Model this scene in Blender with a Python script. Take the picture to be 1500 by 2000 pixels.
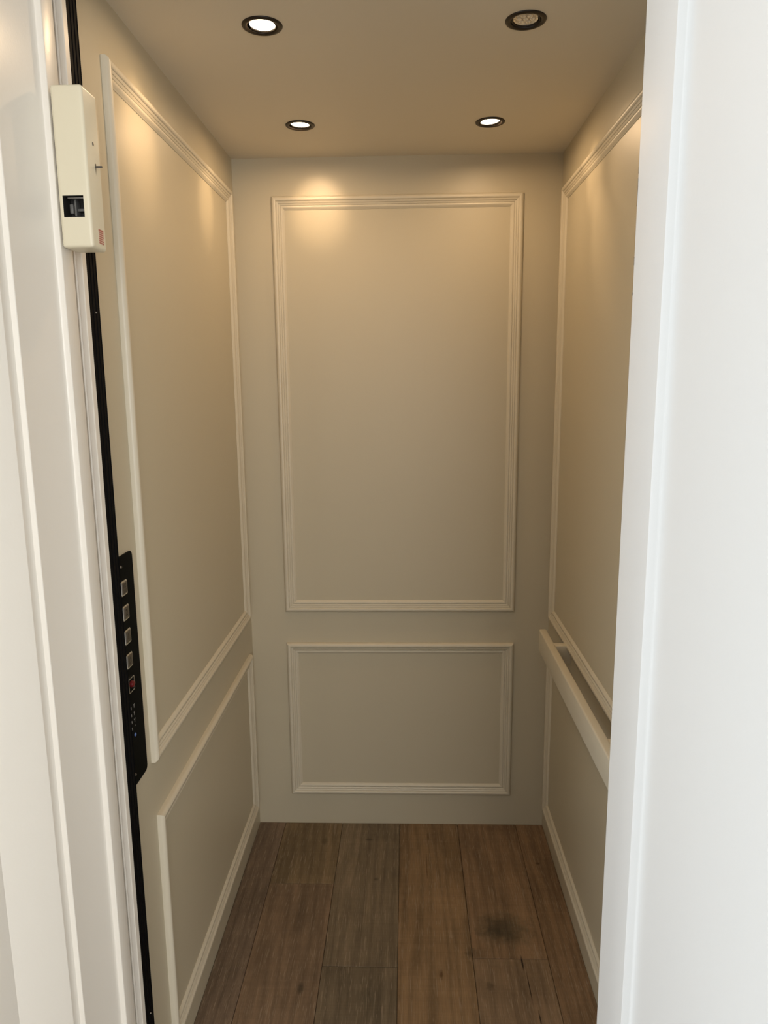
import bpy, bmesh, math, random
from mathutils import Vector, Matrix

# ------------------------------------------------------------------ reset
for o in list(bpy.data.objects):
    bpy.data.objects.remove(o, do_unlink=True)
S = bpy.context.scene
C = S.collection
R = math.radians

# ------------------------------------------------------------------ view
S.view_settings.view_transform = 'Standard'
S.view_settings.look = 'None'
S.view_settings.gamma = 1.0
S.view_settings.use_curve_mapping = False
S.view_settings.exposure = 0.0

cd = bpy.data.cameras.new('camera')
cam = bpy.data.objects.new('camera', cd)
C.objects.link(cam)
r_ = Vector((0.9995, 0.0303, -0.0097)); u_ = Vector((0.0042, 0.1778, 0.9841)); f_ = Vector((-0.0316, 0.9836, -0.1776))
M = Matrix((r_, u_, -f_)).transposed().to_4x4()
M.translation = Vector((0.5014, -2.2185, 1.4678))
cam.matrix_world = M
cd.sensor_fit = 'VERTICAL'
cd.sensor_height = 36.0
cd.lens = 1414.9 / 2000.0 * 36.0
cd.clip_start = 0.02
S.camera = cam

# ------------------------------------------------------------------ sky, daylight from the side window, added light at the rear
w = bpy.data.worlds.new('world'); S.world = w; w.use_nodes = True
bg = w.node_tree.nodes['Background']
bg.inputs['Color'].default_value = (0.72, 0.84, 1.0, 1)
bg.inputs['Strength'].default_value = 1.0


def area(name, loc, rot, sx, sy, power, col, spread=180):
    l = bpy.data.lights.new(name, 'AREA'); l.shape = 'RECTANGLE'; l.size = sx; l.size_y = sy
    l.energy = power; l.color = col; l.spread = R(spread)
    o = bpy.data.objects.new(name, l); C.objects.link(o); o.location = loc; o.rotation_euler = rot
    return o


SIDE_W = (1.5, 1.7)      # side window size (along y, along z)
area('daylight_side_window', (-1.78, -2.85, 1.35), (0, R(-90), 0), SIDE_W[1], SIDE_W[0], 50, (0.87, 0.945, 1.0))
area('added_rear_daylight', (1.5, -4.93, 1.45), (R(90), 0, 0), 1.6, 1.6, 66, (1.0, 0.96, 0.90))  # unseen rear source, added and placed to brighten the left jamb

WARM = (1.0, 0.68, 0.39)
BEAM = 1.12
LOBE = 2.5

# ------------------------------------------------------------------ materials
def mat(name, col, rough=0.5, metal=0.0, bump=0.0, bscale=200.0, var=0.0, emis=None, spec=None, coat=0.0):
    m = bpy.data.materials.new(name); m.use_nodes = True
    nt = m.node_tree; b = nt.nodes['Principled BSDF']
    b.inputs['Base Color'].default_value = (*col, 1); b.inputs['Roughness'].default_value = rough
    b.inputs['Metallic'].default_value = metal
    if spec is not None: b.inputs['Specular IOR Level'].default_value = spec
    if coat: b.inputs['Coat Weight'].default_value = coat; b.inputs['Coat Roughness'].default_value = 0.15
    tc = nt.nodes.new('ShaderNodeTexCoord')
    if bump:
        n = nt.nodes.new('ShaderNodeTexNoise'); n.inputs['Scale'].default_value = bscale; n.inputs['Detail'].default_value = 3
        nt.links.new(tc.outputs['Object'], n.inputs['Vector'])
        bp = nt.nodes.new('ShaderNodeBump'); bp.inputs['Strength'].default_value = bump; bp.inputs['Distance'].default_value = 0.001
        nt.links.new(n.outputs['Fac'], bp.inputs['Height']); nt.links.new(bp.outputs['Normal'], b.inputs['Normal'])
    if var:
        n2 = nt.nodes.new('ShaderNodeTexNoise'); n2.inputs['Scale'].default_value = 3.0; n2.inputs['Detail'].default_value = 4
        nt.links.new(tc.outputs['Object'], n2.inputs['Vector'])
        mx = nt.nodes.new('ShaderNodeMix'); mx.data_type = 'RGBA'
        mx.inputs['A'].default_value = (*[c * (1 - var) for c in col], 1); mx.inputs['B'].default_value = (*[min(1, c * (1 + var)) for c in col], 1)
        nt.links.new(n2.outputs['Fac'], mx.inputs['Factor']); nt.links.new(mx.outputs['Result'], b.inputs['Base Color'])
    if emis:
        b.inputs['Emission Color'].default_value = (*emis[:3], 1); b.inputs['Emission Strength'].default_value = emis[3]
    return m


m_cab = mat('cab_paint', (0.555, 0.498, 0.372), 0.42, bump=0.12, bscale=350, var=0.015)
m_mould = mat('moulding_paint', (0.655, 0.60, 0.48), 0.38, bump=0.05, bscale=300)
m_ceil = mat('ceiling_paint', (0.73, 0.68, 0.575), 0.55, bump=0.1, bscale=300, var=0.015)
m_jamb = mat('jamb_paint', (0.83, 0.795, 0.73), 0.33, bump=0.10, bscale=260, var=0.01)
m_door = mat('door_paint', (0.81, 0.81, 0.80), 0.5, bump=0.10, bscale=240, var=0.01)
m_hall = mat('landing_paint', (0.78, 0.78, 0.76), 0.6, bump=0.1, bscale=200, var=0.02)
m_black = mat('black_satin', (0.004, 0.004, 0.0045), 0.6, bump=0.05, spec=0.04)
m_plate = mat('black_plate', (0.0035, 0.004, 0.0035), 0.6, bump=0.05, spec=0.04)
m_bronze = mat('bronze_ring', (0.016, 0.010, 0.006), 0.42, bump=0.05, spec=0.35)
m_steel = mat('brushed_steel', (0.20, 0.185, 0.165), 0.42, metal=1.0, bump=0.1, bscale=600)
m_chrome = mat('chrome', (0.75, 0.75, 0.73), 0.25, metal=1.0)
m_engrave = mat('engraving', (0.03, 0.025, 0.02), 0.6)
m_red = mat('red_plastic', (0.13, 0.004, 0.006), 0.35, coat=0.15)
m_blue = mat('blue_lens', (0.06, 0.12, 0.30), 0.25, emis=(0.10, 0.2, 0.5, 0.15))
m_pale = mat('pale_grey', (0.36, 0.36, 0.34), 0.5)
m_cream = mat('cream_enamel', (0.74, 0.68, 0.52), 0.34, bump=0.08, bscale=300, var=0.01)
m_label = mat('label_red', (0.42, 0.13, 0.10), 0.5)
m_labelbase = mat('label_paper', (0.66, 0.50, 0.40), 0.5)
m_dark = mat('dark_mechanism', (0.02, 0.02, 0.018), 0.5)
m_grey = mat('grey_mechanism', (0.10, 0.10, 0.095), 0.4)
m_screw = mat('dark_screw', (0.16, 0.15, 0.14), 0.35, metal=0.9)
m_gap = mat('subfloor', (0.018, 0.011, 0.007), 0.9)
m_refl = mat('lamp_reflector', (0.9, 0.86, 0.8), 0.12, metal=1.0)
m_lens_off = mat('lamp_glass_unlit', (0.85, 0.78, 0.66), 0.12, metal=0.45, coat=1.0)
m_lens_on = mat('lamp_glass_lit', (0.9, 0.85, 0.75), 0.3, emis=(1.0, 0.80, 0.52, 9.0))
m_alu = mat('aluminium_sill', (0.45, 0.44, 0.42), 0.4, metal=0.9, bump=0.1)


def wood():
    m = bpy.data.materials.new('oak_planks'); m.use_nodes = True
    nt = m.node_tree; N = nt.nodes.new; L = nt.links.new
    b = nt.nodes['Principled BSDF']
    tc = N('ShaderNodeTexCoord')
    at = N('ShaderNodeAttribute'); at.attribute_name = 'tone'
    off = N('ShaderNodeAttribute'); off.attribute_name = 'shift'
    add = N('ShaderNodeVectorMath'); add.operation = 'ADD'
    L(tc.outputs['Object'], add.inputs[0]); L(off.outputs['Vector'], add.inputs[1])

    def noise(sc, scale, det=6, rough=0.6, dist=0.0, src=None):
        mp = N('ShaderNodeMapping'); mp.inputs['Scale'].default_value = sc
        L((src or add).outputs[0], mp.inputs['Vector'])
        n = N('ShaderNodeTexNoise'); n.inputs['Scale'].default_value = scale; n.inputs['Detail'].default_value = det
        n.inputs['Roughness'].default_value = rough; n.inputs['Distortion'].default_value = dist
        L(mp.outputs[0], n.inputs['Vector']); return n

    def ramp(src, p, cols):
        r = N('ShaderNodeValToRGB'); e = r.color_ramp.elements
        for i, (q, c) in enumerate(zip(p, cols)):
            el = e[i] if i < 2 else e.new(q)
            el.position = q; el.color = (c, c, c, 1)
        L(src, r.inputs['Fac']); return r

    def mul(a, bb, fac=1.0):
        x = N('ShaderNodeMix'); x.data_type = 'RGBA'; x.blend_type = 'MULTIPLY'; x.inputs['Factor'].default_value = fac
        L(a, x.inputs['A']); L(bb, x.inputs['B']); return x.outputs['Result']

    broad = noise((6, 1.1, 1), 1.6, 4, 0.55, 0.8)
    # cathedral grain: rings warped by noise
    mp = N('ShaderNodeMapping'); mp.inputs['Scale'].default_value = (11, 0.9, 1)
    L(add.outputs[0], mp.inputs['Vector'])
    wv = N('ShaderNodeTexWave'); wv.wave_type = 'BANDS'; wv.bands_direction = 'X'
    wv.inputs['Scale'].default_value = 0.9; wv.inputs['Distortion'].default_value = 16.0; wv.inputs['Detail'].default_value = 3
    wv.inputs['Detail Scale'].default_value = 0.9; L(mp.outputs[0], wv.inputs['Vector'])
    fine = noise((150, 5, 1), 2.0, 5, 0.7)
    pores = noise((260, 11, 1), 1.6, 3, 0.6, 0.6)
    saw = noise((3, 190, 1), 1.0, 4, 0.65, 0.4)
    dirt = noise((1, 1, 1), 7.0, 5, 0.65)
    col = at.outputs['Color']
    col = mul(col, ramp(broad.outputs['Fac'], (0.25, 0.72), (0.66, 1.22)).outputs['Color'])
    col = mul(col, ramp(wv.outputs['Fac'], (0.0, 0.5, 1.0), (0.86, 1.02, 1.08)).outputs['Color'])
    col = mul(col, ramp(fine.outputs['Fac'], (0.30, 0.70), (0.80, 1.12)).outputs['Color'])
    col = mul(col, ramp(saw.outputs['Fac'], (0.36, 0.62), (0.94, 1.03)).outputs['Color'])
    col = mul(col, ramp(dirt.outputs['Fac'], (0.30, 0.62), (0.80, 1.06)).outputs['Color'])
    # limed pale pores
    pr = ramp(pores.outputs['Fac'], (0.56, 0.68), (0.0, 0.5))
    mx = N('ShaderNodeMix'); mx.data_type = 'RGBA'; L(pr.outputs['Color'], mx.inputs['Factor'])
    L(col, mx.inputs['A']); mx.inputs['B'].default_value = (0.40, 0.31, 0.22, 1)
    col = mx.outputs['Result']

    # stains: shape of their own, in floor coordinates
    def blob(cx, cy, rx, ry, strength, tint, warp=0.55):
        nonlocal col
        mp = N('ShaderNodeMapping'); mp.vector_type = 'POINT'
        mp.inputs['Location'].default_value = (-cx / rx, -cy / ry, 0); mp.inputs['Scale'].default_value = (1 / rx, 1 / ry, 0)
        L(tc.outputs['Object'], mp.inputs['Vector'])
        ln = N('ShaderNodeVectorMath'); ln.operation = 'LENGTH'; L(mp.outputs[0], ln.inputs[0])
        nn = noise((1, 1, 1), 26.0, 5, 0.7, 0, tc_node)
        ma = N('ShaderNodeMath'); ma.operation = 'MULTIPLY_ADD'; L(nn.outputs['Fac'], ma.inputs[0]); ma.inputs[1].default_value = warp * 2; L(ln.outputs['Value'], ma.inputs[2])
        r = ramp(ma.outputs[0], (0.35 + warp * 0.7, 1.20 + warp * 0.9), (strength, 0.0))
        x = N('ShaderNodeMix'); x.data_type = 'RGBA'; x.blend_type = 'MULTIPLY'
        L(r.outputs['Color'], x.inputs['Factor']); L(col, x.inputs['A']); x.inputs['B'].default_value = (*tint, 1)
        col = x.outputs['Result']
    tc_node = N('ShaderNodeVectorMath'); tc_node.operation = 'ADD'; L(tc.outputs['Object'], tc_node.inputs[0])
    GREY = (0.40, 0.44, 0.46)
    blob(0.760, -0.475, 0.150, 0.125, 1.0, (0.52, 0.58, 0.60), 0.42)
    blob(0.735, -0.490, 0.120, 0.05, 1.0, (0.78, 0.81, 0.82), 0.5)
    blob(0.745, -0.47, 0.07, 0.06, 0.6, (0.7,0.72,0.74), 0.5)
    blob(0.700, -0.665, 0.03, 0.035, 0.6, GREY)
    blob(0.665, -0.56, 0.045, 0.05, 0.5, GREY)
    blob(0.235, -0.68, 0.016, 0.03, 0.9, GREY, 0.3)
    blob(0.375, -0.09, 0.022, 0.012, 0.7, GREY, 0.3)
    blob(0.405, -0.28, 0.014, 0.012, 0.6, GREY, 0.3)
    blob(0.230, -0.10, 0.020, 0.040, 0.7, (0.6, 0.62, 0.6), 0.4)
    blob(0.400, -0.70, 0.07, 0.06, 0.5, (0.62, 0.66, 0.66), 0.6)
    blob(0.583, -0.63, 0.010, 0.030, 0.9, (0.40, 0.33, 0.28), 0.35)
    blob(0.558, -0.21, 0.0035, 0.17, 0.9, (0.45, 0.40, 0.36), 0.5)
    blob(0.566, -0.07, 0.0045, 0.04, 0.9, (0.45, 0.40, 0.36), 0.3)
    blob(0.525, -0.45, 0.004, 0.10, 0.6, (0.55, 0.48, 0.42), 0.6)
    blob(0.632, -0.33, 0.004, 0.10, 0.6, (0.55, 0.48, 0.42), 0.6)
    blob(0.900, -0.20, 0.012, 0.009, 0.9, (0.40, 0.38, 0.35), 0.3)
    blob(0.7915, -0.590, 0.0040, 0.036, 1.0, (0.06, 0.05, 0.05), 0.15)
    blob(0.7975, -0.665, 0.0024, 0.08, 1.0, (0.10, 0.08, 0.07), 0.3)
    blob(0.8075, -0.755, 0.0040, 0.045, 1.0, (0.08, 0.07, 0.06), 0.4)
    L(col, b.inputs['Base Color'])
    rr = ramp(broad.outputs['Fac'], (0.3, 0.7), (0.55, 0.70)); L(rr.outputs['Color'], b.inputs['Roughness'])
    b.inputs['Specular IOR Level'].default_value = 0.35
    bp = N('ShaderNodeBump'); bp.inputs['Strength'].default_value = 0.35; bp.inputs['Distance'].default_value = 0.001
    L(fine.outputs['Fac'], bp.inputs['Height'])
    bp2 = N('ShaderNodeBump'); bp2.inputs['Strength'].default_value = 0.25; bp2.inputs['Distance'].default_value = 0.001
    L(saw.outputs['Fac'], bp2.inputs['Height']); L(bp.outputs['Normal'], bp2.inputs['Normal'])
    L(bp2.outputs['Normal'], b.inputs['Normal'])
    return m


m_wood = wood()

# ------------------------------------------------------------------ helpers
def link(name, bm, mats, parent=None, smooth=True, ang=32):
    me = bpy.data.meshes.new(name)
    bmesh.ops.recalc_face_normals(bm, faces=bm.faces)
    bm.to_mesh(me); bm.free()
    for m in (mats if isinstance(mats, (list, tuple)) else [mats]): me.materials.append(m)
    if smooth:
        for p in me.polygons: p.use_smooth = True
        me.set_sharp_from_angle(angle=R(ang))
    o = bpy.data.objects.new(name, me); C.objects.link(o)
    if parent: o.parent = parent; o.matrix_parent_inverse = parent.matrix_world.inverted()
    return o


def thing(name, label, cat, loc=(0, 0, 0), group=None):
    o = bpy.data.objects.new(name, None); C.objects.link(o); o.location = loc
    o.empty_display_size = 0.05
    o['label'] = label; o['category'] = cat
    if group: o['group'] = group
    bpy.context.view_layer.update()
    return o


def struct(name, bm, m, parent=None, **k):
    o = link(name, bm, m, parent, **k)
    if not parent: o['kind'] = 'structure'
    return o


def box(bm, x0, x1, y0, y1, z0, z1, bev=0.0, seg=2, mi=0):
    nb = bmesh.new()
    v = [nb.verts.new((x, y, z)) for x in (x0, x1) for y in (y0, y1) for z in (z0, z1)]
    for f in ((0, 1, 3, 2), (4, 6, 7, 5), (0, 4, 5, 1), (2, 3, 7, 6), (0, 2, 6, 4), (1, 5, 7, 3)):
        nb.faces.new([v[i] for i in f]).material_index = mi
    if bev: bmesh.ops.bevel(nb, geom=nb.edges[:], offset=bev, segments=seg, profile=0.5, affect='EDGES')
    bmesh.ops.recalc_face_normals(nb, faces=nb.faces)
    merge(bm, nb)


def merge(bm, nb):
    t = bpy.data.meshes.new('tmp'); nb.to_mesh(t); nb.free(); bm.from_mesh(t); bpy.data.meshes.remove(t)


def prism(bm, pts, z0, z1, mi=0):
    """plan outline (x, y) extruded from z0 to z1"""
    a = [bm.verts.new((x, y, z0)) for x, y in pts]; b = [bm.verts.new((x, y, z1)) for x, y in pts]
    n = len(pts)
    for i in range(n):
        bm.faces.new((a[i], a[(i + 1) % n], b[(i + 1) % n], b[i])).material_index = mi
    bm.faces.new(a[::-1]).material_index = mi; bm.faces.new(b).material_index = mi


def lathe(bm, prof, mtx=Matrix(), n=48, mi=0, cap=False):
    rings = []
    for r, z in prof:
        if r < 1e-6: rings.append([bm.verts.new(mtx @ Vector((0, 0, z)))])
        else: rings.append([bm.verts.new(mtx @ Vector((r * math.cos(2 * math.pi * k / n), r * math.sin(2 * math.pi * k / n), z))) for k in range(n)])
    for A, B in zip(rings, rings[1:]):
        for k in range(n):
            j = (k + 1) % n
            if len(A) == 1 and len(B) == 1: continue
            if len(A) == 1: f = bm.faces.new((A[0], B[j], B[k]))
            elif len(B) == 1: f = bm.faces.new((A[k], A[j], B[0]))
            else: f = bm.faces.new((A[k], A[j], B[j], B[k]))
            f.material_index = mi


# ------------------------------------------------------------------ dimensions
W, H = 0.95, 2.1016
YF = -1.10                      # front edge of the cab

# ------------------------------------------------------------------ floors
def plank(bm, x0, x1, y0, y1, tone, rnd, lay_t, lay_s):
    g = 0.0006; e = 0.0009; zt = 0.0
    xs = (x0 + g, x0 + g + e, x1 - g - e, x1 - g); ys = (y0 + g, y0 + g + e, y1 - g - e, y1 - g)
    zs = lambda i, j: zt - 0.0007 if i in (0, 3) or j in (0, 3) else zt
    V = [[bm.verts.new((xs[i], ys[j], zs(i, j))) for j in range(4)] for i in range(4)]
    B = {}
    fs = []
    for i in range(3):
        for j in range(3):
            fs.append(bm.faces.new((V[i][j], V[i + 1][j], V[i + 1][j + 1], V[i][j + 1])))
    ring = [V[0][0], V[1][0], V[2][0], V[3][0], V[3][1], V[3][2], V[3][3], V[2][3], V[1][3], V[0][3], V[0][2], V[0][1]]
    low = [bm.verts.new((v.co.x, v.co.y, -0.012)) for v in ring]
    for k in range(12):
        fs.append(bm.faces.new((ring[k], low[k], low[(k + 1) % 12], ring[(k + 1) % 12])))
    s = (rnd.uniform(-9, 9), rnd.uniform(-9, 9), rnd.uniform(-9, 9))
    for f in fs:
        for l in f.loops:
            l[lay_t] = (*tone, 1); l[lay_s] = s


def planks(name, rows, x_lo, x_hi, seed):
    bm = bmesh.new(); rnd = random.Random(seed)
    lt = bm.loops.layers.float_color.new('tone'); ls = bm.loops.layers.float_vector.new('shift')
    for (x0, x1, pieces) in rows:
        for (y0, y1, tone) in pieces: plank(bm, x0, x1, y0, y1, tone, rnd, lt, ls)
    ya = min(p[0] for r in rows for p in r[2]); yb = max(p[1] for r in rows for p in r[2])
    o = struct(name, bm, m_wood, smooth=False)
    b2 = bmesh.new(); box(b2, x_lo, x_hi, ya, yb, -0.05, -0.006)
    struct('floor_base', b2, m_gap, parent=o, smooth=False)
    return o


A_ = (0.180, 0.128, 0.090); B_ = (0.200, 0.142, 0.080); B2 = (0.228, 0.152, 0.096); C_ = (0.188, 0.142, 0.092)
C2 = (0.190, 0.144, 0.094); D_ = (0.265, 0.168, 0.088); E_ = (0.235, 0.148, 0.084); E2 = (0.225, 0.150, 0.090); F_ = (0.245, 0.153, 0.086)
FE = YF + 0.0
rows = [(0.0, 0.088, [(FE, 0, A_)]),
        (0.088, 0.280, [(FE, -0.302, B2), (-0.302, 0, B_)]),
        (0.280, 0.473, [(FE, -0.610, C2), (-0.610, 0, C_)]),
        (0.473, 0.6665, [(FE, 0, D_)]),
        (0.6665, 0.860, [(FE, -0.577, E2), (-0.577, 0, E_)]),
        (0.860, 0.95, [(FE, 0, F_)])]
planks('floor', rows, 0, W, 4)
rnd = random.Random(11)
rows = []; x = -1.75
while x < 2.35:
    y = -4.95; ps = []
    while y < -1.13:
        y2 = min(y + rnd.uniform(0.9, 1.9), -1.13)
        if -1.13 - y2 < 0.3: y2 = -1.13
        ps.append((y, y2, rnd.choice((A_, B_, C_, D_, E_, F_)))); y = y2
    rows.append((x, min(x + 0.193, 2.35), ps)); x += 0.193
planks('floor_landing', rows, -1.75, 2.35, 9)
bm = bmesh.new()
box(bm, -0.05, 1.0, -1.128, -1.102, -0.02, 0.001, 0.001)
for k in range(3): box(bm, -0.05, 1.0, -1.124 + k * 0.0075, -1.120 + k * 0.0075, 0.0, 0.002, 0.0004)
struct('trim_sill', bm, m_alu)

# ------------------------------------------------------------------ cab walls and ceiling
bm = bmesh.new(); box(bm, -0.03, W + 0.03, 0, 0.03, -0.02, H + 0.03); struct('wall_back', bm, m_cab, smooth=False)
bm = bmesh.new(); box(bm, -0.03, 0, YF + 0.012, 0, -0.02, H + 0.03); struct('wall_left', bm, m_cab, smooth=False)
bm = bmesh.new(); box(bm, W, W + 0.03, YF + 0.012, 0, -0.02, H + 0.03); struct('wall_right', bm, m_cab, smooth=False)

LIGHTS = [(0.244, -0.783), (0.718, -0.779), (0.238, -0.266), (0.713, -0.261)]
HOLE = 0.0305


def ceiling_with_holes():
    bm = bmesh.new(); s = 0.05
    xs = sorted({0.0, W, *[v for lx in (0.241, 0.7155) for v in (lx - s, lx + s)]})
    ys = sorted({YF, 0.0, *[v for ly in (-0.781, -0.2635) for v in (ly - s, ly + s)]})
    n = 48; vt = {}

    def gv(x, y):
        k = (round(x, 5), round(y, 5))
        if k not in vt: vt[k] = bm.verts.new((x, y, H))
        return vt[k]
    for i in range(len(xs) - 1):
        for j in range(len(ys) - 1):
            x0, x1, y0, y1 = xs[i], xs[i + 1], ys[j], ys[j + 1]
            hole = [l for l in LIGHTS if x0 < l[0] < x1 and y0 < l[1] < y1]
            if not hole:
                bm.faces.new([gv(x0, y0), gv(x1, y0), gv(x1, y1), gv(x0, y1)]); continue
            cx, cy = hole[0]
            cor = [gv(x1, y1), gv(x0, y1), gv(x0, y0), gv(x1, y0)]
            ring = [bm.verts.new((cx + HOLE * math.cos(2 * math.pi * k / n), cy + HOLE * math.sin(2 * math.pi * k / n), H)) for k in range(n)]
            up = [bm.verts.new((v.co.x, v.co.y, H + 0.012)) for v in ring]
            q = n // 4; st = q // 2
            for c in range(4):
                a = st + c * q - q
                idx = [(a + t) % n for t in range(q + 1)]
                # sector between corner c-1 and corner c
                bm.faces.new([cor[(c - 1) % 4]] + [cor[c]] + [ring[t] for t in idx[::-1]])
            for k in range(n):
                bm.faces.new((ring[k], ring[(k + 1) % n], up[(k + 1) % n], up[k]))
    return bm


def tri(bm):
    bmesh.ops.triangulate(bm, faces=bm.faces[:]); return bm


struct('ceiling', tri(ceiling_with_holes()), m_ceil, smooth=False)

# ------------------------------------------------------------------ picture-frame mouldings
PROF = [(0, 0), (0, 0.0070), (0.0012, 0.0095), (0.0040, 0.0125), (0.0075, 0.0135), (0.0110, 0.0128), (0.0135, 0.0105), (0.0142, 0.0082), (0.0150, 0.0082),
        (0.0154, 0.0102), (0.0195, 0.0084), (0.0199, 0.0064), (0.0206, 0.0064), (0.0210, 0.0082), (0.0252, 0.0062), (0.0256, 0.0044), (0.0263, 0.0044),
        (0.0268, 0.0062), (0.0290, 0.0068), (0.0315, 0.0058), (0.0340, 0.0030), (0.0370, 0.0012), (0.0370, 0)]


def moulding(name, a0, a1, b0, b1, fn):
    bm = bmesh.new(); cs = [(a0, b0, 1, 1), (a1, b0, -1, 1), (a1, b1, -1, -1), (a0, b1, 1, -1)]
    for s in range(4):
        A, B = cs[s], cs[(s + 1) % 4]
        ra = [bm.verts.new(fn(A[0] + A[2] * u, A[1] + A[3] * u, h)) for u, h in PROF]
        rb = [bm.verts.new(fn(B[0] + B[2] * u, B[1] + B[3] * u, h)) for u, h in PROF]
        for k in range(len(PROF) - 1):
            bm.faces.new((ra[k], rb[k], rb[k + 1], ra[k + 1]))
    return struct(name, bm, m_mould, ang=50)


f_back = lambda a, b, h: (a, -h, b)
f_left = lambda a, b, h: (h, a, b)
f_right = lambda a, b, h: (W - h, a, b)
moulding('trim_1', 0.1124, 0.8401, 0.7457, 1.9965, f_back)
moulding('trim_2', 0.1124, 0.8401, 0.1113, 0.6411, f_back)
moulding('trim_3', -0.9258, -0.0525, 0.7379, 2.0022, f_left)
moulding('trim_4', -0.9177, -0.0525, 0.0856, 0.6201, f_left)
moulding('trim_5', -0.9258, -0.0463, 0.7363, 1.9968, f_right)
moulding('trim_6', -0.9177, -0.0463, 0.0857, 0.6201, f_right)

# ------------------------------------------------------------------ cab front posts and header
bm = bmesh.new()
prism(bm, [(-0.09, -1.088), (-0.09, -1.100), (0.0035, -1.100), (0.0048, -1.1035), (0.0065, -1.1055), (0.0090, -1.1065), (0.0110, -1.1050), (0.0118, -1.1060), (0.0190, -1.1060), (0.0200, -1.1045),
           (0.0200, -1.0915), (0.0, -1.0915), (0.0, -1.088)], 0.001, H + 0.03)
struct('trim_7', bm, m_jamb, ang=30)
bm = bmesh.new()
prism(bm, [(W + 0.09, -1.088), (0.86, -1.088), (0.86, -1.106), (W + 0.09, -1.106)], 0.001, H + 0.03)
struct('trim_8', bm, m_jamb, smooth=False)
bm = bmesh.new(); box(bm, 0.0, W, YF - 0.005, YF + 0.012, 2.06, H + 0.03); struct('trim_9', bm, m_jamb, smooth=False)

# ------------------------------------------------------------------ landing frame (jambs, head)
SUM = 0.856                                # left x + right x of mirrored frame profiles
YB, YS, YC = -1.165, -1.3165, -1.460       # back of frame, stop step, front of frame
jl = [(-0.06, YB), (0.0310, YB), (0.0333, YB - 0.0008), (0.0340, YB - 0.0030), (0.0340, -1.1985), (0.0337, -1.2000), (0.0330, -1.2008), (0.0275, -1.2010), (0.0258, -1.2018), (0.0250, -1.2036),
      (0.0250, YS + 0.001), (0.0244, YS), (0.0186, YS - 0.0016), (0.0178, YS - 0.007), (0.0184, YS - 0.014), (0.0200, YS - 0.020), (0.0205, YS - 0.0235),
      (0.0200, YS - 0.0250), (-0.0115, -1.4080), (-0.0131, -1.4110), (-0.0150, YC), (-0.06, YC)]  # near face splayed outward so that it catches more light
bm = bmesh.new(); prism(bm, jl, 0.001, 2.12)
prism(bm, [(SUM - x, y) for x, y in jl][::-1], 0.001, 2.12)
box(bm, 0.02, SUM - 0.02, YC, YB, 2.06, 2.12)
struct('trim_10', bm, m_jamb, ang=24)
# landing wall round the frame
bm = bmesh.new()
box(bm, -1.78, -0.055, -1.448, -1.195, 0, 2.6)
box(bm, 0.91, 2.38, -1.448, -1.195, 0, 2.6)
box(bm, -0.055, 0.91, -1.448, -1.195, 2.122, 2.6)
struct('wall_front', bm, m_hall, smooth=False)
# casing on the landing side
def cas(n, x0, x1, z0, z1):
    bm = bmesh.new(); box(bm, x0, x1, -1.4665, -1.448, z0, z1, 0.002); struct(n, bm, m_door)
cas('trim_11', -0.10, -0.0185, 0, 2.16)
cas('trim_12', 0.8675, 0.96, 0, 2.16)
cas('trim_13', -0.014, 0.867, 2.075, 2.16)
# hoistway sides between frame and cab
bm = bmesh.new(); box(bm, -0.12, -0.06, -1.195, -1.06, 0, 2.6); box(bm, 1.0, 1.06, -1.195, -1.06, 0, 2.6); box(bm, -0.06, 1.0, -1.195, -1.07, 2.18, 2.24)
struct('wall_hoistway', bm, m_hall, smooth=False)

# ------------------------------------------------------------------ the landing room behind the camera
def wall_with_window(name, plane, a0, a1, wa0, wa1, wz0, wz1):
    bm = bmesh.new()
    for (p0, p1, z0, z1) in ((a0, wa0, 0, 2.6), (wa1, a1, 0, 2.6), (wa0, wa1, 0, wz0), (wa0, wa1, wz1, 2.6)):
        if plane[0] == 'x': box(bm, plane[1], plane[2], p0, p1, z0, z1)
        else: box(bm, p0, p1, plane[1], plane[2], z0, z1)
    return struct(name, bm, m_hall, smooth=False)


wall_with_window('wall_landing_left', ('x', -1.88, -1.78), -5.05, -1.195, -3.60, -2.10, 0.5, 2.2)
wall_with_window('wall_landing_rear', ('y', -5.05, -4.95), -1.78, 2.38, 0.7, 2.3, 0.65, 2.25)
bm = bmesh.new(); box(bm, 2.38, 2.48, -5.05, -1.195, 0, 2.6); struct('wall_landing_right', bm, m_hall, smooth=False)
bm = bmesh.new(); box(bm, -1.88, 2.48, -5.05, -1.195, 2.6, 2.68); struct('ceiling_landing', bm, m_hall, smooth=False)
for n, pl, a0, a1, z0, z1 in (('window_1', 'x', -3.60, -2.10, 0.5, 2.2), ('window_added', 'y', 0.7, 2.3, 0.65, 2.25)):  # the rear frame is unseen, added to go with the rear light
    bm = bmesh.new(); t = 0.05; am = (a0 + a1) / 2
    for p0, p1, q0, q1 in ((a0, a0 + t, z0, z1), (a1 - t, a1, z0, z1), (a0, a1, z0, z0 + t), (a0, a1, z1 - t, z1), (am - 0.02, am + 0.02, z0, z1)):
        if pl == 'x': box(bm, -1.86, -1.82, p0, p1, q0, q1)
        else: box(bm, p0, p1, -5.03, -4.99, q0, q1)
    struct(n, bm, m_door, smooth=False)

# ------------------------------------------------------------------ open landing door on the right
DX, DY1, DY0 = 0.755, -1.367, -2.125       # inner face, hinge edge, free edge


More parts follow.
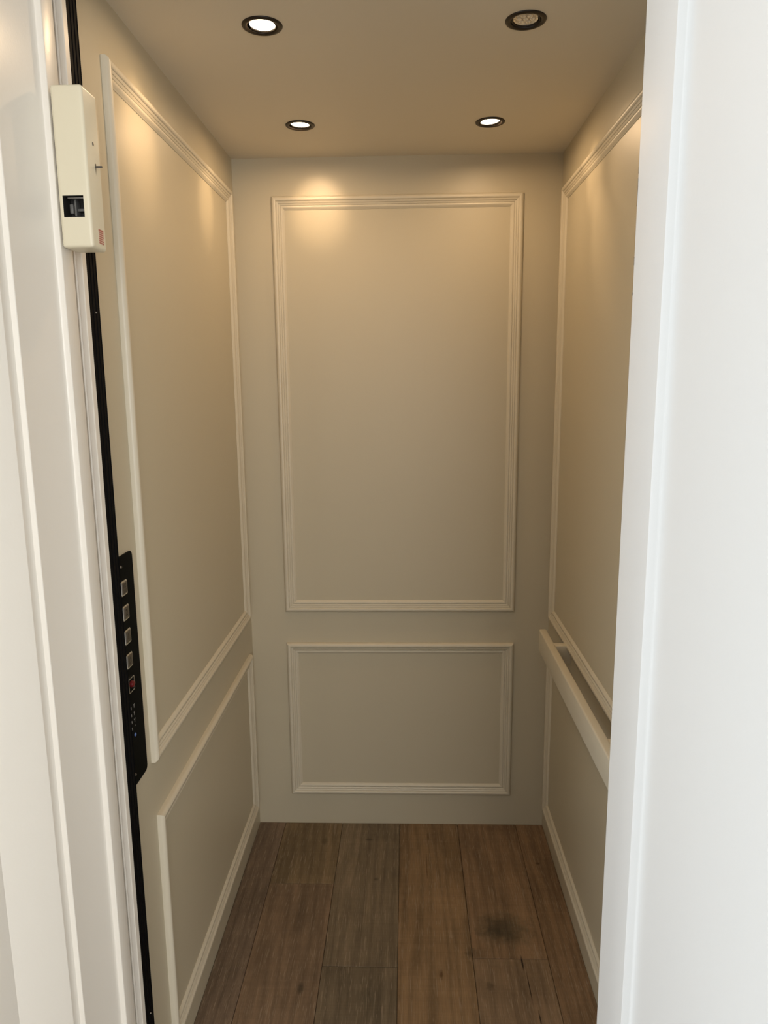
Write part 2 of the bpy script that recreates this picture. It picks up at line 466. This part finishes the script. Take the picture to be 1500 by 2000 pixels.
def door():
    bm = bmesh.new(); t = 0.042; z0, z1 = 0.012, 2.045
    ST, TR, BR = 0.098, 0.11, 0.22
    # nested rectangles on the inner face: (inset from stile edge, depth)
    st = [(0.0, 0.0), (0.0007, 0.0008), (0.0022, 0.0075), (0.004, 0.0093), (0.009, 0.0105), (0.018, 0.0108), (0.030, 0.0100), (0.038, 0.0098)]
    loops = []
    e = 0.0022
    def rect(ya, yb, za, zb, x): return [bm.verts.new((x, y, z)) for y, z in ((ya, za), (yb, za), (yb, zb), (ya, zb))]
    loops.append(rect(DY0, DY1, z0, z1, DX + t))
    loops.append(rect(DY0, DY1, z0, z1, DX + e))
    loops.append(rect(DY0 + e * .3, DY1 - e * .3, z0 + e * .3, z1 - e * .3, DX + e * .3))
    loops.append(rect(DY0 + e, DY1 - e, z0 + e, z1 - e, DX))
    for ins, d in st:
        loops.append(rect(DY0 + ST + ins, DY1 - ST - ins, z0 + BR + ins, z1 - TR - ins, DX + d))
    for A, B in zip(loops, loops[1:]):
        for k in range(4): bm.faces.new((A[k], A[(k + 1) % 4], B[(k + 1) % 4], B[k]))
    bm.faces.new(loops[-1]); bm.faces.new(loops[0][::-1])
    return bm


d = struct('door_1', door(), m_door, ang=40)
m_chip = mat('bare_edge_wood', (0.30, 0.23, 0.15), 0.7, bump=0.2)
bm = bmesh.new(); rc = random.Random(3)
for za, zb, wd in ((1.654, 1.683, 0.0017), (1.688, 1.694, 0.0009), (1.592, 1.601, 0.0010), (1.560, 1.563, 0.0008)):
    n = 7; zs = [za + (zb - za) * k / n for k in range(n + 1)]
    ed = [(DY1 - 0.0006 - wd * (0.15 if k in (0, n) else rc.uniform(0.9, 1.7)), z) for k, z in enumerate(zs)]
    A1 = [bm.verts.new((DX - 0.00015, y, z)) for y, z in ed]; B1 = [bm.verts.new((DX - 0.00015, DY1 - 0.0016 + 0.0004, z)) for y, z in ed]; C1 = [bm.verts.new((DX + 0.0010, DY1 + 0.0002, z)) for y, z in ed]
    for k in range(n):
        bm.faces.new((A1[k], A1[k + 1], B1[k + 1], B1[k])); bm.faces.new((B1[k], B1[k + 1], C1[k + 1], C1[k]))
struct('paint_chips', bm, m_chip, parent=d, smooth=False)
bm = bmesh.new()
for z in (0.25, 1.02, 1.80):
    box(bm, DX + 0.004, DX + 0.040, DY1, DY1 + 0.0025, z - 0.05, z + 0.05, 0.0006)
    nb = bmesh.new(); lathe(nb, [(0, -0.052), (0.006, -0.052), (0.006, 0.052), (0, 0.052)], Matrix.Translation((DX + 0.046, DY1 + 0.004, z)), 16); merge(bm, nb)
struct('hinge', bm, m_steel, parent=d)

# ------------------------------------------------------------------ recessed ceiling lights
def downlight(idx, x, y, lit, tilt, label, power, lobes=()):
    t = thing('ceiling_light', label, 'ceiling light', (x, y, H), 'recessed ceiling lights of the lift cab')
    ro = 0.0368
    bm = bmesh.new()
    lathe(bm, [(0.0295, 0.011), (0.0272, 0.006), (0.0262, 0.0005), (0.0272, -0.0018), (0.0300, -0.0032), (0.0335, -0.0030), (0.0360, -0.0018), (ro, -0.0002), (ro, 0.0)], Matrix.Translation((x, y, H)))
    link('trim_ring', bm, m_bronze, t)
    mt = Matrix.Translation((x, y, H + 0.0005)) @ Matrix.Rotation(tilt[0], 4, 'X') @ Matrix.Rotation(tilt[1], 4, 'Y')
    bm = bmesh.new()
    lathe(bm, [(0.0255, 0.012), (0.0262, 0.004), (0.0262, 0.0005), (0.0252, -0.0010), (0.0238, -0.0004), (0.0232, 0.0012)], mt)
    link('gimbal', bm, m_bronze, t)
    bm = bmesh.new()
    lathe(bm, [(0, 0.036), (0.010, 0.034), (0.018, 0.022), (0.0245, 0.004), (0.0262, 0.012), (0.0262, 0.036), (0.010, 0.044), (0, 0.044)], mt, 32)
    link('lamp_housing', bm, m_dark, t)
    if lit:
        bm = bmesh.new()
        lathe(bm, [(0.0236, 0.0018), (0.020, 0.0006), (0.012, -0.0004), (0, -0.0008)], mt)
        link('lamp_lens', bm, m_lens_on, t)
        l = bpy.data.lights.new('beam', 'AREA'); l.shape = 'DISK'; l.size = 0.036; l.energy = power; l.color = WARM; l.spread = R(172)
        o = bpy.data.objects.new('beam', l); C.objects.link(o); o.parent = t; o.matrix_parent_inverse = t.matrix_world.inverted()
        o.matrix_world = mt @ Matrix.Translation((0, 0, -0.0016))
        for (tx, ty, tz), k, ang in lobes:  # extra spots added inside the lamp for the bright patches on the walls
            s_ = bpy.data.lights.new('added_wall_spot', 'SPOT'); s_.energy = LOBE * k; s_.color = WARM; s_.spot_size = R(ang); s_.spot_blend = 1.0; s_.shadow_soft_size = 0.008
            q = bpy.data.objects.new('added_wall_spot', s_); C.objects.link(q); q.parent = t; q.matrix_parent_inverse = t.matrix_world.inverted()
            p0 = Vector((x, y, H - 0.006)); v = Vector((tx, ty, tz)) - p0
            mw = v.to_track_quat('-Z', 'Y').to_matrix().to_4x4(); mw.translation = p0; q.matrix_world = mw
    else:
        bm = bmesh.new()       # glass with moulded facets over small lens cups
        lathe(bm, [(0.0236, 0.0018), (0.0215, 0.0004), (0.019, 0.0016), (0.018, 0.0030), (0, 0.0036)], mt)
        for k in range(7):
            a = k * math.pi / 3; rr = 0.0118 if k < 6 else 0.0
            lathe(bm, [(0.0054, 0.0034), (0.0050, 0.0004), (0.0034, -0.0010), (0.0016, -0.0006), (0, 0.0012)], mt @ Matrix.Translation((rr * math.cos(a), rr * math.sin(a), 0)), 16)
        link('lamp_lens', bm, m_lens_off, t)['label'] = 'unlit clear faceted lens'
    return t


downlight(1, *LIGHTS[0], True, (R(-2), R(2)), 'lit recessed ceiling light with bronze ring, front left, nearer the control panel', BEAM * 1.0, [((0.0, -0.76, 1.93), 1.05, 44)])
downlight(2, *LIGHTS[1], False, (0, 0), 'unlit recessed ceiling light with dark ring, the only lamp that is off', 0)
downlight(3, *LIGHTS[2], True, (R(2), R(2)), 'lit recessed ceiling light with bronze ring near the back left corner of the ceiling', BEAM * 1.0, [((0.25, 0.0, 1.96), 1.1, 40), ((0.0, -0.30, 1.92), 0.9, 34)])
downlight(4, *LIGHTS[3], True, (R(-1), R(-4)), 'lit recessed ceiling light with bronze ring near the back right corner of the ceiling', BEAM * 1.0, [((W, -0.36, 1.95), 0.8, 34), ((W, -0.45, 1.79), 1.0, 30), ((W, -0.66, 1.88), 0.9, 32)])

# ------------------------------------------------------------------ handrail on the right wall
t = thing('handrail', 'flat painted wooden handrail on short standoffs along the right cab wall', 'handrail', (0.895, -0.55, 0.69))
bm = bmesh.new(); box(bm, 0.885, 0.906, -0.985, -0.187, 0.688, 0.7530, 0.0042, 4); link('rail', bm, m_mould, t, ang=40)
for ya, yb in ((-0.316, -0.291), (-0.862, -0.838)):
    bm = bmesh.new(); box(bm, 0.905, W + 0.001, ya, yb, 0.697, 0.7485, 0.0012); link('standoff', bm, m_mould, t)

# ------------------------------------------------------------------ light curtain (black ribbed strip)
t = thing('light_curtain', 'tall narrow black ribbed door sensor strip at the left cab entrance edge', 'sensor strip', (0.0, -1.073, 0.003))
bm = bmesh.new()
p = [(0.0, -1.0908)]
p += [(0.0185, -1.0908), (0.0200, -1.0898)]
for k in range(3):
    y0 = -1.0895 + k * 0.0112
    p += [(0.0200, y0 + 0.0078), (0.0165, y0 + 0.0088), (0.0165, y0 + 0.0100), (0.0205, y0 + 0.0110)]
p += [(0.0205, -1.0565), (0.0190, -1.0552), (0.0, -1.0552)]
prism(bm, p, 0.003, 2.085); link('strip', bm, m_black, t, ang=25)
for z, y in ((0.315, -1.0712), (1.577, -1.0712), (0.92, -1.0712), (1.24, -1.0712)):
    if z in (0.92, 1.24): continue
    bm = bmesh.new(); lathe(bm, [(0, 0.0022), (0.0011, 0.0020), (0.0016, 0.0010), (0.0016, -0.003)], Matrix.Translation((0.0200, y, z)) @ Matrix.Rotation(R(90), 4, 'Y'), 16)
    link('screw', bm, m_steel, t)

# ------------------------------------------------------------------ control panel
PX = 0.003
t = thing('control_panel', 'tall black lift control panel with square steel buttons on the left cab wall', 'control panel', (0, -1.004, 0.742))


def rrect(y0, y1, z0, z1, r, n=6):
    pts = []
    for cy, cz, a0 in ((y1 - r, z1 - r, 0), (y0 + r, z1 - r, 90), (y0 + r, z0 + r, 180), (y1 - r, z0 + r, 270)):
        for k in range(n + 1):
            a = R(a0 + 90 * k / n); pts.append((cy + r * math.cos(a), cz + r * math.sin(a)))
    return pts


def slab(bm, pts, x0, x1, e=0.0005, mi=0):
    cy = sum(p[0] for p in pts) / len(pts); cz = sum(p[1] for p in pts) / len(pts)
    hw = max(abs(p[0] - cy) for p in pts); hh = max(abs(p[1] - cz) for p in pts)
    L = [[bm.verts.new((x, cy + (y - cy) * (1 - q / hw), cz + (z - cz) * (1 - q / hh))) for y, z in pts] for x, q in ((x0, 0), (x1 - e, 0), (x1, e))]
    n = len(pts)
    for A, B in zip(L, L[1:]):
        for k in range(n): bm.faces.new((A[k], A[(k + 1) % n], B[(k + 1) % n], B[k])).material_index = mi
    bm.faces.new(L[-1]).material_index = mi; bm.faces.new(L[0][::-1]).material_index = mi


bm = bmesh.new(); slab(bm, rrect(-1.0548, -0.9535, 0.742, 1.172, 0.010), 0.0, PX); link('faceplate', bm, m_plate, t)


def text_mesh(s, size, mtx):
    cu = bpy.data.curves.new('t', 'FONT'); cu.body = s; cu.size = size; cu.align_x = 'CENTER'; cu.align_y = 'CENTER'; cu.extrude = 0.0002 / 1
    ob = bpy.data.objects.new('t', cu); C.objects.link(ob)
    dg = bpy.context.evaluated_depsgraph_get(); me = bpy.data.meshes.new_from_object(ob.evaluated_get(dg))
    me.transform(mtx); bpy.data.objects.remove(ob); return me


def face_mtx(x, y, z):          # text plane facing +x, reading towards +y
    return Matrix(((0, 0, 1, x), (1, 0, 0, y), (0, 1, 0, z), (0, 0, 0, 1)))


YBTN = -1.0062
for k, z in enumerate((1.1155, 1.0705, 1.0262, 0.9815, 0.9360)):
    s = 0.0133
    if k < 4:
        bm = bmesh.new()
        slab(bm, rrect(YBTN - s, YBTN + s, z - s, z + s, 0.0028), PX, PX + 0.0028, 0.0006)
        b = link('button', bm, m_chrome, t); b['label'] = ('square steel button with a door symbol, at the top of the panel', 'square steel button engraved 2', 'square steel button engraved 1', 'square steel button with a bell symbol')[k]
        bm = bmesh.new(); s2 = s - 0.0028
        slab(bm, rrect(YBTN - s2, YBTN + s2, z - s2, z + s2, 0.002), PX + 0.002, PX + 0.0036, 0.0004)
        cap = link('button_cap', bm, m_steel, b)
        X = PX + 0.0037
        if k in (1, 2):
            me = text_mesh('2' if k == 1 else '1', 0.0165, face_mtx(X, YBTN, z)); me.materials.append(m_engrave)
            o = bpy.data.objects.new('numeral', me); C.objects.link(o); o.parent = b
        elif k == 0:
            bm = bmesh.new()
            for dy, w_, z0, z1 in ((-0.0055, 0.0010, -0.0005, 0.0070), (-0.0030, 0.0010, 0.001, 0.0078), (0.0000, 0.0010, 0.0005, 0.0078), (0.0042, 0.0010, 0.0005, 0.0078)):
                box(bm, X - 0.0004, X, YBTN + dy, YBTN + dy + w_, z + z0, z + z1)
            box(bm, X - 0.0004, X, YBTN + 0.0000, YBTN + 0.0052, z + 0.0070, z + 0.0080); box(bm, X - 0.0004, X, YBTN + 0.0000, YBTN + 0.0052, z + 0.0002, z + 0.0012)
            for r0 in range(3):
                for q in range(5):
                    box(bm, X - 0.0004, X, YBTN - 0.0065 + q * 0.0027, YBTN - 0.0049 + q * 0.0027, z - 0.0035 - r0 * 0.0022, z - 0.0024 - r0 * 0.0022)
            link('door_symbol', bm, m_engrave, b, smooth=False)
        else:
            bm = bmesh.new()
            out = [(-0.0052, -0.0045), (-0.0040, -0.0030), (-0.0034, 0.0020), (-0.0018, 0.0048), (0, 0.0055), (0.0018, 0.0048), (0.0034, 0.0020), (0.0040, -0.0030), (0.0052, -0.0045)]
            sc = 0.72
            vo = [bm.verts.new((X, YBTN + a, z + c)) for a, c in out]; vi = [bm.verts.new((X, YBTN + a * sc, z + (c + 0.001) * sc - 0.001)) for a, c in out]
            for q in range(len(out) - 1): bm.faces.new((vo[q], vo[q + 1], vi[q + 1], vi[q]))
            bm.faces.new((vo[-1], vo[0], vi[0], vi[-1]))
            box(bm, X - 0.0003, X + 0.0001, YBTN - 0.0012, YBTN + 0.0012, z - 0.0072, z - 0.0056); box(bm, X - 0.0003, X + 0.0001, YBTN - 0.0007, YBTN + 0.0007, z + 0.0056, z + 0.0070)
            link('bell_symbol', bm, m_engrave, b, smooth=False)
    else:
        # bezel with open middle, red stop rocker inside
        bm = bmesh.new(); o1 = rrect(YBTN - s, YBTN + s, z - s, z + s, 0.003); o2 = rrect(YBTN - s + 0.0016, YBTN + s - 0.0016, z - s + 0.0016, z + s - 0.0016, 0.002)
        n = len(o1)
        L = [[bm.verts.new((x, a, c)) for a, c in pts] for x, pts in ((PX, o1), (PX + 0.0030, o1), (PX + 0.0030, o2), (PX + 0.0002, o2))]
        for A, B in zip(L, L[1:]):
            for q in range(n): bm.faces.new((A[q], A[(q + 1) % n], B[(q + 1) % n], B[q]))
        sw = link('stop_switch', bm, m_chrome, t); sw['label'] = 'square chrome bezel round a red stop switch'
        bm = bmesh.new(); box(bm, PX, PX + 0.0010, YBTN - s + 0.0016, YBTN + s - 0.0016, z - s + 0.0016, z + s - 0.0016); link('switch_well', bm, m_plate, sw, smooth=False)
        bm = bmesh.new()
        lathe(bm, [(0, 0.0066), (0.0036, 0.0062), (0.0054, 0.0050), (0.0060, 0.003), (0.0062, 0.0)], Matrix.Translation((PX + 0.001, YBTN + 0.0012, z + 0.0005)) @ Matrix.Rotation(R(90), 4, 'Y'), 28)
        box(bm, PX + 0.001, PX + 0.0058, YBTN + 0.003, YBTN + 0.0098, z - 0.0028, z + 0.0028, 0.0012)
        link('red_knob', bm, m_red, sw)['label'] = 'glossy red stop knob'

for z in (1.1534, 0.7635):
    bm = bmesh.new(); lathe(bm, [(0, 0.0016), (0.0018, 0.0014), (0.0027, 0.0006), (0.0029, 0)], Matrix.Translation((PX, -1.0085 if z > 1 else -1.0135, z)) @ Matrix.Rotation(R(90), 4, 'Y'), 20)
    box(bm, PX + 0.001, PX + 0.00175, -1.0105 if z > 1 else -1.0155, -1.0065 if z > 1 else -1.0115, z - 0.0003, z + 0.0003)
    link('screw', bm, m_steel, t)

# two columns of small pale marks and a blue lamp under the buttons
marks = [(-0.9975, 0.8905, 'Y'), (-0.9985, 0.8765, 'Y'), (-0.9988, 0.8630, 'Y'), (-0.9990, 0.8500, "'"),
         (-1.0110, 0.8925, 's'), (-1.0115, 0.8790, 's'), (-1.0120, 0.8660, 's'), (-1.0122, 0.8530, 't')]
for y, z, ch in marks:
    me = text_mesh(ch, 0.0105 if ch != "'" else 0.012, face_mtx(PX + 0.0003, y, z)); me.materials.append(m_pale)
    o = bpy.data.objects.new('pale_mark', me); C.objects.link(o); o.parent = t; o.matrix_parent_inverse = t.matrix_world.inverted()
for o in C.objects:
    if o.name.startswith('numeral'): o.matrix_parent_inverse = Matrix.Identity(4)
bm = bmesh.new(); lathe(bm, [(0, 0.0018), (0.0022, 0.0015), (0.0034, 0.0004), (0.0036, 0)], Matrix.Translation((PX, -1.0010, 0.8362)) @ Matrix.Rotation(R(90), 4, 'Y'), 20)
link('indicator_lamp', bm, m_blue, t)['label'] = 'small blue indicator lamp'

# ------------------------------------------------------------------ interlock box on the left jamb
t = thing('door_lock_box', 'cream metal lock box with a square slot, fixed on the left door frame', 'lock box', (0.063, -1.19, 1.649))
X0, X1, Y0, Y1, Z0, Z1 = 0.0375, 0.0803, -1.205, -1.163, 1.650, 1.8530
hx0, hx1, hz0, hz1 = 0.0435, 0.0716, 1.6885, 1.7160


def lockbox():
    bm = bmesh.new()
    gx = (X0, hx0, hx1, X1); gz = (Z0, hz0, hz1, Z1)
    V = [[bm.verts.new((x, Y0, z)) for z in gz] for x in gx]
    for i in range(3):
        for j in range(3):
            if i == 1 and j == 1: continue
            bm.faces.new((V[i][j], V[i + 1][j], V[i + 1][j + 1], V[i][j + 1]))
    b = {(x, z): bm.verts.new((x, Y1, z)) for x in (X0, X1) for z in (Z0, Z1)}
    bm.faces.new((V[0][0], V[0][1], V[0][2], V[0][3], b[X0, Z1], b[X0, Z0]))
    bm.faces.new((V[3][0], V[3][1], V[3][2], V[3][3], b[X1, Z1], b[X1, Z0]))
    bm.faces.new((V[0][0], V[1][0], V[2][0], V[3][0], b[X1, Z0], b[X0, Z0]))
    bm.faces.new((V[0][3], V[1][3], V[2][3], V[3][3], b[X1, Z1], b[X0, Z1]))
    bm.faces.new((b[X0, Z0], b[X1, Z0], b[X1, Z1], b[X0, Z1]))
    bmesh.ops.recalc_face_normals(bm, faces=bm.faces)
    # round the outer edges
    ed = []
    for e in bm.edges:
        a, c = e.verts[0].co, e.verts[1].co
        def on(v): return sum((abs(v.x - X0) < 1e-6 or abs(v.x - X1) < 1e-6, abs(v.y - Y0) < 1e-6, abs(v.z - Z0) < 1e-6 or abs(v.z - Z1) < 1e-6))
        same = sum((abs(a.x - c.x) < 1e-6 and (abs(a.x - X0) < 1e-6 or abs(a.x - X1) < 1e-6), abs(a.y - Y0) < 1e-6 and abs(c.y - Y0) < 1e-6, abs(a.z - c.z) < 1e-6 and (abs(a.z - Z0) < 1e-6 or abs(a.z - Z1) < 1e-6)))
        if same >= 2: ed.append(e)
    bmesh.ops.bevel(bm, geom=ed, offset=0.0042, segments=4, profile=0.5, affect='EDGES', clamp_overlap=True)
    return bm


link('box_cover', lockbox(), m_cream, t, ang=40)
bm = bmesh.new()
d_ = 0.024
fr = [bm.verts.new((x, Y0 + 0.0002, z)) for x, z in ((hx0, hz0), (hx1, hz0), (hx1, hz1), (hx0, hz1))]
bk = [bm.verts.new((x, Y0 + d_, z)) for x, z in ((hx0, hz0), (hx1, hz0), (hx1, hz1), (hx0, hz1))]
for k in range(4): bm.faces.new((fr[k], fr[(k + 1) % 4], bk[(k + 1) % 4], bk[k]))
bm.faces.new(bk); link('slot', bm, m_dark, t, smooth=False)['label'] = 'dark square slot in the box front'
bm = bmesh.new()
box(bm, 0.0495, 0.0540, Y0 + 0.006, Y0 + 0.020, 1.6943, 1.7063, 0.0008); box(bm, 0.0550, 0.0575, Y0 + 0.008, Y0 + 0.022, 1.6913, 1.7133, 0.0005)
box(bm, 0.0575, 0.0710, Y0 + 0.012, Y0 + 0.020, 1.6983, 1.7018, 0.0006)
link('latch_lever', bm, m_grey, t)
bm = bmesh.new(); box(bm, 0.0490, 0.0710, Y0 + 0.002, Y0 + 0.008, 1.7123, 1.7143, 0.0005); link('latch_lip', bm, m_screw, t)
# side screw, release pin and its slot
bm = bmesh.new(); lathe(bm, [(0, 0.0006), (0.0012, 0.0008), (0.0022, 0.0004), (0.0024, 0)], Matrix.Translation((X1, -1.1815, 1.7863)) @ Matrix.Rotation(R(90), 4, 'Y'), 16); link('screw', bm, m_screw, t)
bm = bmesh.new()
v = [bm.verts.new((X1 + 0.0003, y, z)) for y, z in ((-1.1795, 1.7623), (-1.1770, 1.7623), (-1.1772, 1.7553), (-1.1783, 1.7468), (-1.1793, 1.7553))]
bm.faces.new(v); link('pin_slot', bm, m_dark, t, smooth=False)
bm = bmesh.new(); lathe(bm, [(0.0014, -0.004), (0.0014, 0.0085), (0.0010, 0.0092), (0, 0.0093)], Matrix.Translation((X1, -1.1783, 1.7581)) @ Matrix.Rotation(R(90), 4, 'Y'), 16); link('release_pin', bm, m_screw, t)
bm = bmesh.new(); box(bm, X1 - 0.0002, X1 + 0.0002, -1.1850, -1.1685, 1.6578, 1.6773); lb = link('warning_label', bm, m_labelbase, t, smooth=False)
bm = bmesh.new()
for k in range(7):
    z = 1.6761 - k * 0.0028; e = 0.0007 if k else 0.0012
    box(bm, X1, X1 + 0.0004, -1.1845, -1.1690 - (0.003 if k == 4 else 0), z - e, z + e)
link('printed_lines', bm, m_label, lb, smooth=False)['label'] = 'brick red lines of small print'

bm = bmesh.new(); box(bm, 0.0341, 0.0390, -1.195, -1.168, 1.662, 1.842); link('mounting_plate', bm, m_steel, t, smooth=False)
